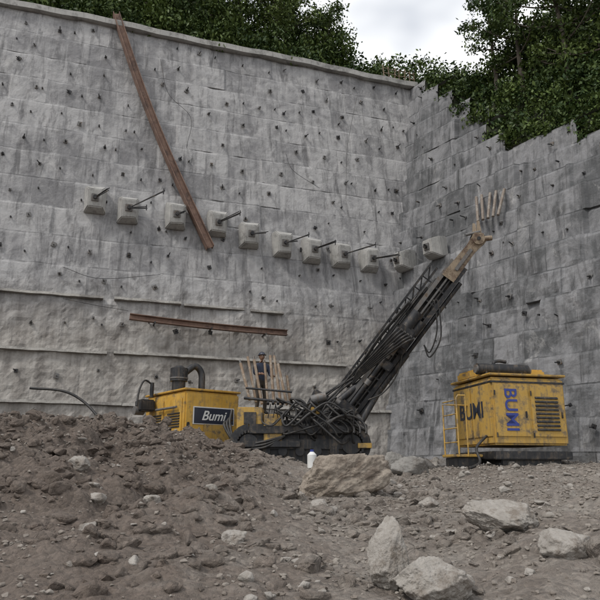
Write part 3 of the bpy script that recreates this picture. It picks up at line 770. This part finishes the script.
for dy in(-.55,.95):
    c=base+Vector((0,dy,.05)); Lh=1.35; r=.33; pts=[]
    for a in np.linspace(math.pi/2,3*math.pi/2,12): pts.append(c+Vector((-Lh+r*math.cos(a),0,r*math.sin(a))))
    for a in np.linspace(-math.pi/2,math.pi/2,12): pts.append(c+Vector((Lh+r*math.cos(a),0,r*math.sin(a))))
    pts.append(pts[0]); bb.sweep([(-.2,-.03),(.2,-.03),(.2,.03),(-.2,.03)],pts,M_dark,ref=(0,1,0))
    for i in range(26):
        f=i/26*(len(pts)-1); p=pts[int(f)].lerp(pts[int(f)+1],f-int(f)); v=(p-c)
        bb.box(p,(.06,.42,.09),M_dark,bev=.01)
    for x in(-Lh,Lh): bb.cyl(c+Vector((x,-.16,0)),c+Vector((x,.16,0)),.26,M_dark,20)
    for x in np.linspace(-.9,.9,5): bb.cyl(c+Vector((x,-.14,-.18)),c+Vector((x,.14,-.18)),.12,M_dark,14)
    bb.box(c,(2.3,.24,.26),M_dark)
bb.box(base+Vector((0,.2,.42)),(2.7,1.9,.2),M_dark)
bb.obj('crawler_tracks',rig,True)
bb=B()
def pb(x0,x1,y0,y1,d,th,mat,bev=.02,R=None):
    a=P(x0,y0,d);b_=P(x1,y1,d); bb.box((a+b_)/2+Vector((0,th/2,0)),(abs(b_.x-a.x),th,abs(a.z-b_.z)),mat,R,bev=bev)
pb(237,262,407,444,17.4,.8,M_yel2); pb(264,282,414,446,17.2,.7,M_yel2); pb(244,256,412,424,17.36,.05,M_dark,.005)
pb(283,300,420,446,17.3,.7,M_dark); pb(300,332,412,440,17.5,.8,M_dark); pb(308,320,407,414,17.4,.5,M_yel2)
pb(232,300,441,447,17.1,1.3,M_dark,.01); pb(330,368,424,446,17.4,.6,M_dark); pb(358,372,443,448,17.1,.9,M_yel2,.01)
for x in(268,273,278): bb.cyl(P(x,418,17.1),P(x+random.uniform(-3,3),404,17.0),.014,M_dark,6); 
for x in(268,273,278): bb.cyl(P(x,404.5,17.05),P(x,402,17.0),.035,M_dark,8)
for k in range(7): bb.cyl(P(304+4*k,432,17.3),P(304+4*k,424,17.3),.04,M_grey,8)
bb.cyl(P(322,415,17.6),Q(2.3,-.02,-.25),.10,M_dark,16); bb.cyl(Q(1.2,.1,-.5),Q(2.6,-.02,-.25),.06,M_grey,14)
bb.cyl(P(352,438,17.5),Q(1.9,-.28,-.1),.09,M_dark,16)
bb.box(P(335,418,18.0),(1.0,.5,.8),M_dark,Matrix.Rotation(-.6,3,'Y'),bev=.06)
bb.box(P(318,402,18.0),(.5,.4,.55),M_dark,Matrix.Rotation(.5,3,'Y'),bev=.05)
bb.cyl(P(311,400,17.5),P(326,396,17.5),.12,M_grey,18)
bb.obj('upper_works',rig,True)
bb=B(); g=ghit(312,468); bb.cyl(g,g+up(.30),.11,M_white,18); bb.cyl(g+up(.30),g+up(.37),.11,M_white,18,.045); bb.cyl(g+up(.37),g+up(.42),.045,M_blue,12); bb.obj('white_container')
bb=B()
for x0,y0,x1,y1,r in((250,400,239,361,.042),(256,402,249,356,.038),(262,404,254,358,.042),(268,404,266,366,.036),(274,404,270,357,.042),(281,405,275,358,.042),(287,405,280,364,.038),(291,407,287,372,.038)):
    dd=17.6+random.uniform(-.2,.2); a=P(x0,y0,dd);b_=P(x1+random.uniform(-2,2),y1+random.uniform(-3,4),dd+.25); bb.cyl(a,b_,r,M_rod,12); 
    bb.cyl(b_,b_+(b_-a).normalized()*.1,r*.7,M_grey,12)
bb.cyl(P(246,388,17.5),P(292,392,17.4),.03,M_dark,8); bb.cyl(P(244,398,17.5),P(294,403,17.4),.04,M_dark,8)
bb.obj('drill_rods',rig,True)

# ------------------------------------------------ operator
def person(loc,rz):
    e=empty('drill_operator',tuple(loc),rz)
    J={'pel':(0,0,.95,.15),'sp':(0,-.02,1.12,.14),'ch':(0,-.03,1.32,.17),'nk':(0,-.02,1.48,.07),'hd':(0,.0,1.56,.06),
       'lh':(.1,0,.90,.105),'lk':(.13,.05,.5,.075),'la':(.14,-.02,.1,.05),'lt':(.15,.16,.04,.045),
       'rh':(-.1,0,.90,.105),'rk':(-.12,.02,.5,.075),'ra':(-.13,-.05,.1,.05),'rt':(-.14,.13,.04,.045),
       'ls':(.19,-.02,1.41,.075),'le':(.25,.06,1.14,.055),'lw':(.17,.30,1.12,.035),
       'rs':(-.19,-.02,1.41,.075),'re':(-.26,.05,1.14,.055),'rw':(-.18,.30,1.08,.035)}
    ks=list(J); E=[('pel','sp'),('sp','ch'),('ch','nk'),('nk','hd'),('pel','lh'),('lh','lk'),('lk','la'),('la','lt'),('pel','rh'),('rh','rk'),('rk','ra'),('ra','rt'),('ch','ls'),('ls','le'),('le','lw'),('ch','rs'),('rs','re'),('re','rw')]
    def skin(name,V,Ed,Rr,mats,root=0,fn=None):
        me=bpy.data.meshes.new(name); me.from_pydata(V,Ed,[]); o=bpy.data.objects.new(name,me); COL.objects.link(o); o.parent=e
        o.modifiers.new('s','SKIN'); sv=me.skin_vertices[0].data
        for i,r in enumerate(Rr): sv[i].radius=(r,r)
        sv[root].use_root=True; m=o.modifiers.new('ss','SUBSURF'); m.levels=2;m.render_levels=2
        for mm in mats: me.materials.append(mm)
        dg=bpy.context.evaluated_depsgraph_get(); m2=bpy.data.meshes.new_from_object(o.evaluated_get(dg)); o.modifiers.clear(); o.data=m2
        if len(m2.materials)==0:
            for mm in mats: m2.materials.append(mm)
        for p in m2.polygons:
            p.use_smooth=True
            if fn: p.material_index=fn(p.center)
        return o
    def mf(c):
        if c.z<.11: return 3
        if c.z<.98 and abs(c.x)<.24 and c.y<.2: return 1
        if c.z>1.47 and abs(c.x)<.1: return 2
        if c.y>.22: return 2
        return 0
    skin('body',[J[k][:3] for k in ks],[(ks.index(a),ks.index(b)) for a,b in E],[J[k][3] for k in ks],[M_cloth,M_cloth2,M_skin,M_blk],0,mf)
    for sx,wr in((1,J['lw']),(-1,J['rw'])):
        w=Vector(wr[:3]); V=[w,w+Vector((-sx*.005,.045,0)),w+Vector((-sx*.008,.085,-.002))]; Ed=[(0,1),(1,2)]; Rr=[.03,.036,.034]
        skin('palm',[tuple(v) for v in V],Ed,Rr,[M_skin])
        for k in range(4):
            o=w+Vector((sx*(-.03+.02*k),.10,0)); ln=[.7,.95,1.,.85][::sx][k]
            skin('finger',[tuple(o+Vector((0,-.02,0))),tuple(o+Vector((0,.028*ln,-.004))),tuple(o+Vector((0,.038*ln,-.03))),tuple(o+Vector((0,.02*ln,-.05)))],[(0,1),(1,2),(2,3)],[.010,.0095,.009,.008],[M_skin])
        o=w+Vector((-sx*.03,.04,0)); skin('thumb',[tuple(o),tuple(o+Vector((-sx*.02,.03,-.01))),tuple(o+Vector((-sx*.012,.055,-.03)))],[(0,1),(1,2)],[.012,.011,.009],[M_skin])
    bm=bmesh.new(); bmesh.ops.create_uvsphere(bm,u_segments=28,v_segments=20,radius=1)
    for v in bm.verts:
        x,y,z=v.co; jaw=1-.28*max(0,-z)**1.3; fy=y*(1-.1*max(0,-z))
        v.co=Vector((x*.077*jaw,fy*.098*jaw+(.012 if z<-.2 and y>0 else 0),z*.118+1.665))
        if abs(x)<.22 and y>.75 and -.35<z<.15: v.co.y+=.022*(1-abs(x)/.22)*(1 if z<0 else .4)
        if .18<abs(x)<.55 and y>.6 and .0<z<.25: v.co.y-=.010
        if abs(x)<.35 and y>.6 and -.62<z<-.5: v.co.y-=.006
    me=bpy.data.meshes.new('head'); bm.to_mesh(me); bm.free(); me.materials.append(M_skin)
    for p in me.polygons: p.use_smooth=True
    o=bpy.data.objects.new('head',me); COL.objects.link(o); o.parent=e
    bb=B()
    for sx in(-1,1):
        bb.cyl((sx*.03,.086,1.675),(sx*.03,.092,1.675),.011,M_white,10); bb.cyl((sx*.03,.090,1.675),(sx*.03,.0945,1.675),.005,M_blk,8)
        bb.box((sx*.08,-.005,1.66),(.018,.035,.06),M_skin,bev=.006)
    bb.box((0,.099,1.605),(.045,.012,.008),M_rust,bev=.002)
    bb.obj('face_details',e)
    bm=bmesh.new(); bmesh.ops.create_uvsphere(bm,u_segments=28,v_segments=16,radius=1)
    bmesh.ops.delete(bm,geom=[v for v in bm.verts if v.co.z<-.05],context='VERTS')
    for v in bm.verts:
        rim=v.co.z<.12; k=1.22 if rim else 1
        v.co=Vector((v.co.x*.098*k,v.co.y*.12*k+(.02 if rim and v.co.y>0 else 0),v.co.z*.10+1.705))
    me=bpy.data.meshes.new('hard_hat'); bm.to_mesh(me); bm.free(); me.materials.append(M_plate)
    for p in me.polygons: p.use_smooth=True
    o=bpy.data.objects.new('hard_hat',me); COL.objects.link(o); o.parent=e
    return e
hp=P(261,415,18.3); person((hp.x,hp.y,hp.z),math.radians(-150))
bb=B(); bb.box(hp+Vector((0,.1,-.05)),(1.3,.9,.08),M_dark); 
for dx in(-.5,.5): bb.cyl(hp+Vector((dx,.1,-.05)),hp+Vector((dx,.1,-1.2)),.05,M_dark,10)
bb.obj('operator_platform',rig,True)
bb=B(); pl=[P(30,388,17),P(63,391,17),P(84,402,17),P(100,420,16.8),P(108,438,16.5)]
bb.tube(spline(pl,8),.035,M_blk,8); bb.obj('air_hose')

# ------------------------------------------------ light
az=math.radians(-128); el=math.radians(52)
w=bpy.data.worlds.new('World'); sc.world=w; w.use_nodes=True; nt=w.node_tree; nt.nodes.clear()
o=nt.nodes.new('ShaderNodeOutputWorld'); bg=nt.nodes.new('ShaderNodeBackground'); sky=nt.nodes.new('ShaderNodeTexSky'); sky.sky_type='NISHITA'; sky.sun_disc=False
sky.sun_elevation=el; sky.sun_rotation=az; sky.air_density=1.; sky.dust_density=1.5
tc=N(nt,'ShaderNodeTexCoord').outputs['Generated']; cn=noise(nt,mapping(nt,tc,(1,1,1.6)),1.9,4,.5,.2)
c=mix(nt,ramp(nt,cn,[(.40,.3),(.56,1.)]),sky.outputs[0],(10.5,10.6,10.7))
nt.links.new(c,bg.inputs[0]); bg.inputs[1].default_value=.118; nt.links.new(bg.outputs[0],o.inputs[0])
sl=bpy.data.lights.new('sun','SUN'); sl.energy=1.8; sl.angle=math.radians(12); sl.color=(1,.96,.90)
so=bpy.data.objects.new('sun',sl); COL.objects.link(so)
dv=Vector((math.sin(az)*math.cos(el),math.cos(az)*math.cos(el),math.sin(el))); so.rotation_euler=(-dv).to_track_quat('-Z','Y').to_euler()
sc.view_settings.view_transform='Standard'; sc.view_settings.look='None'; sc.view_settings.exposure=0
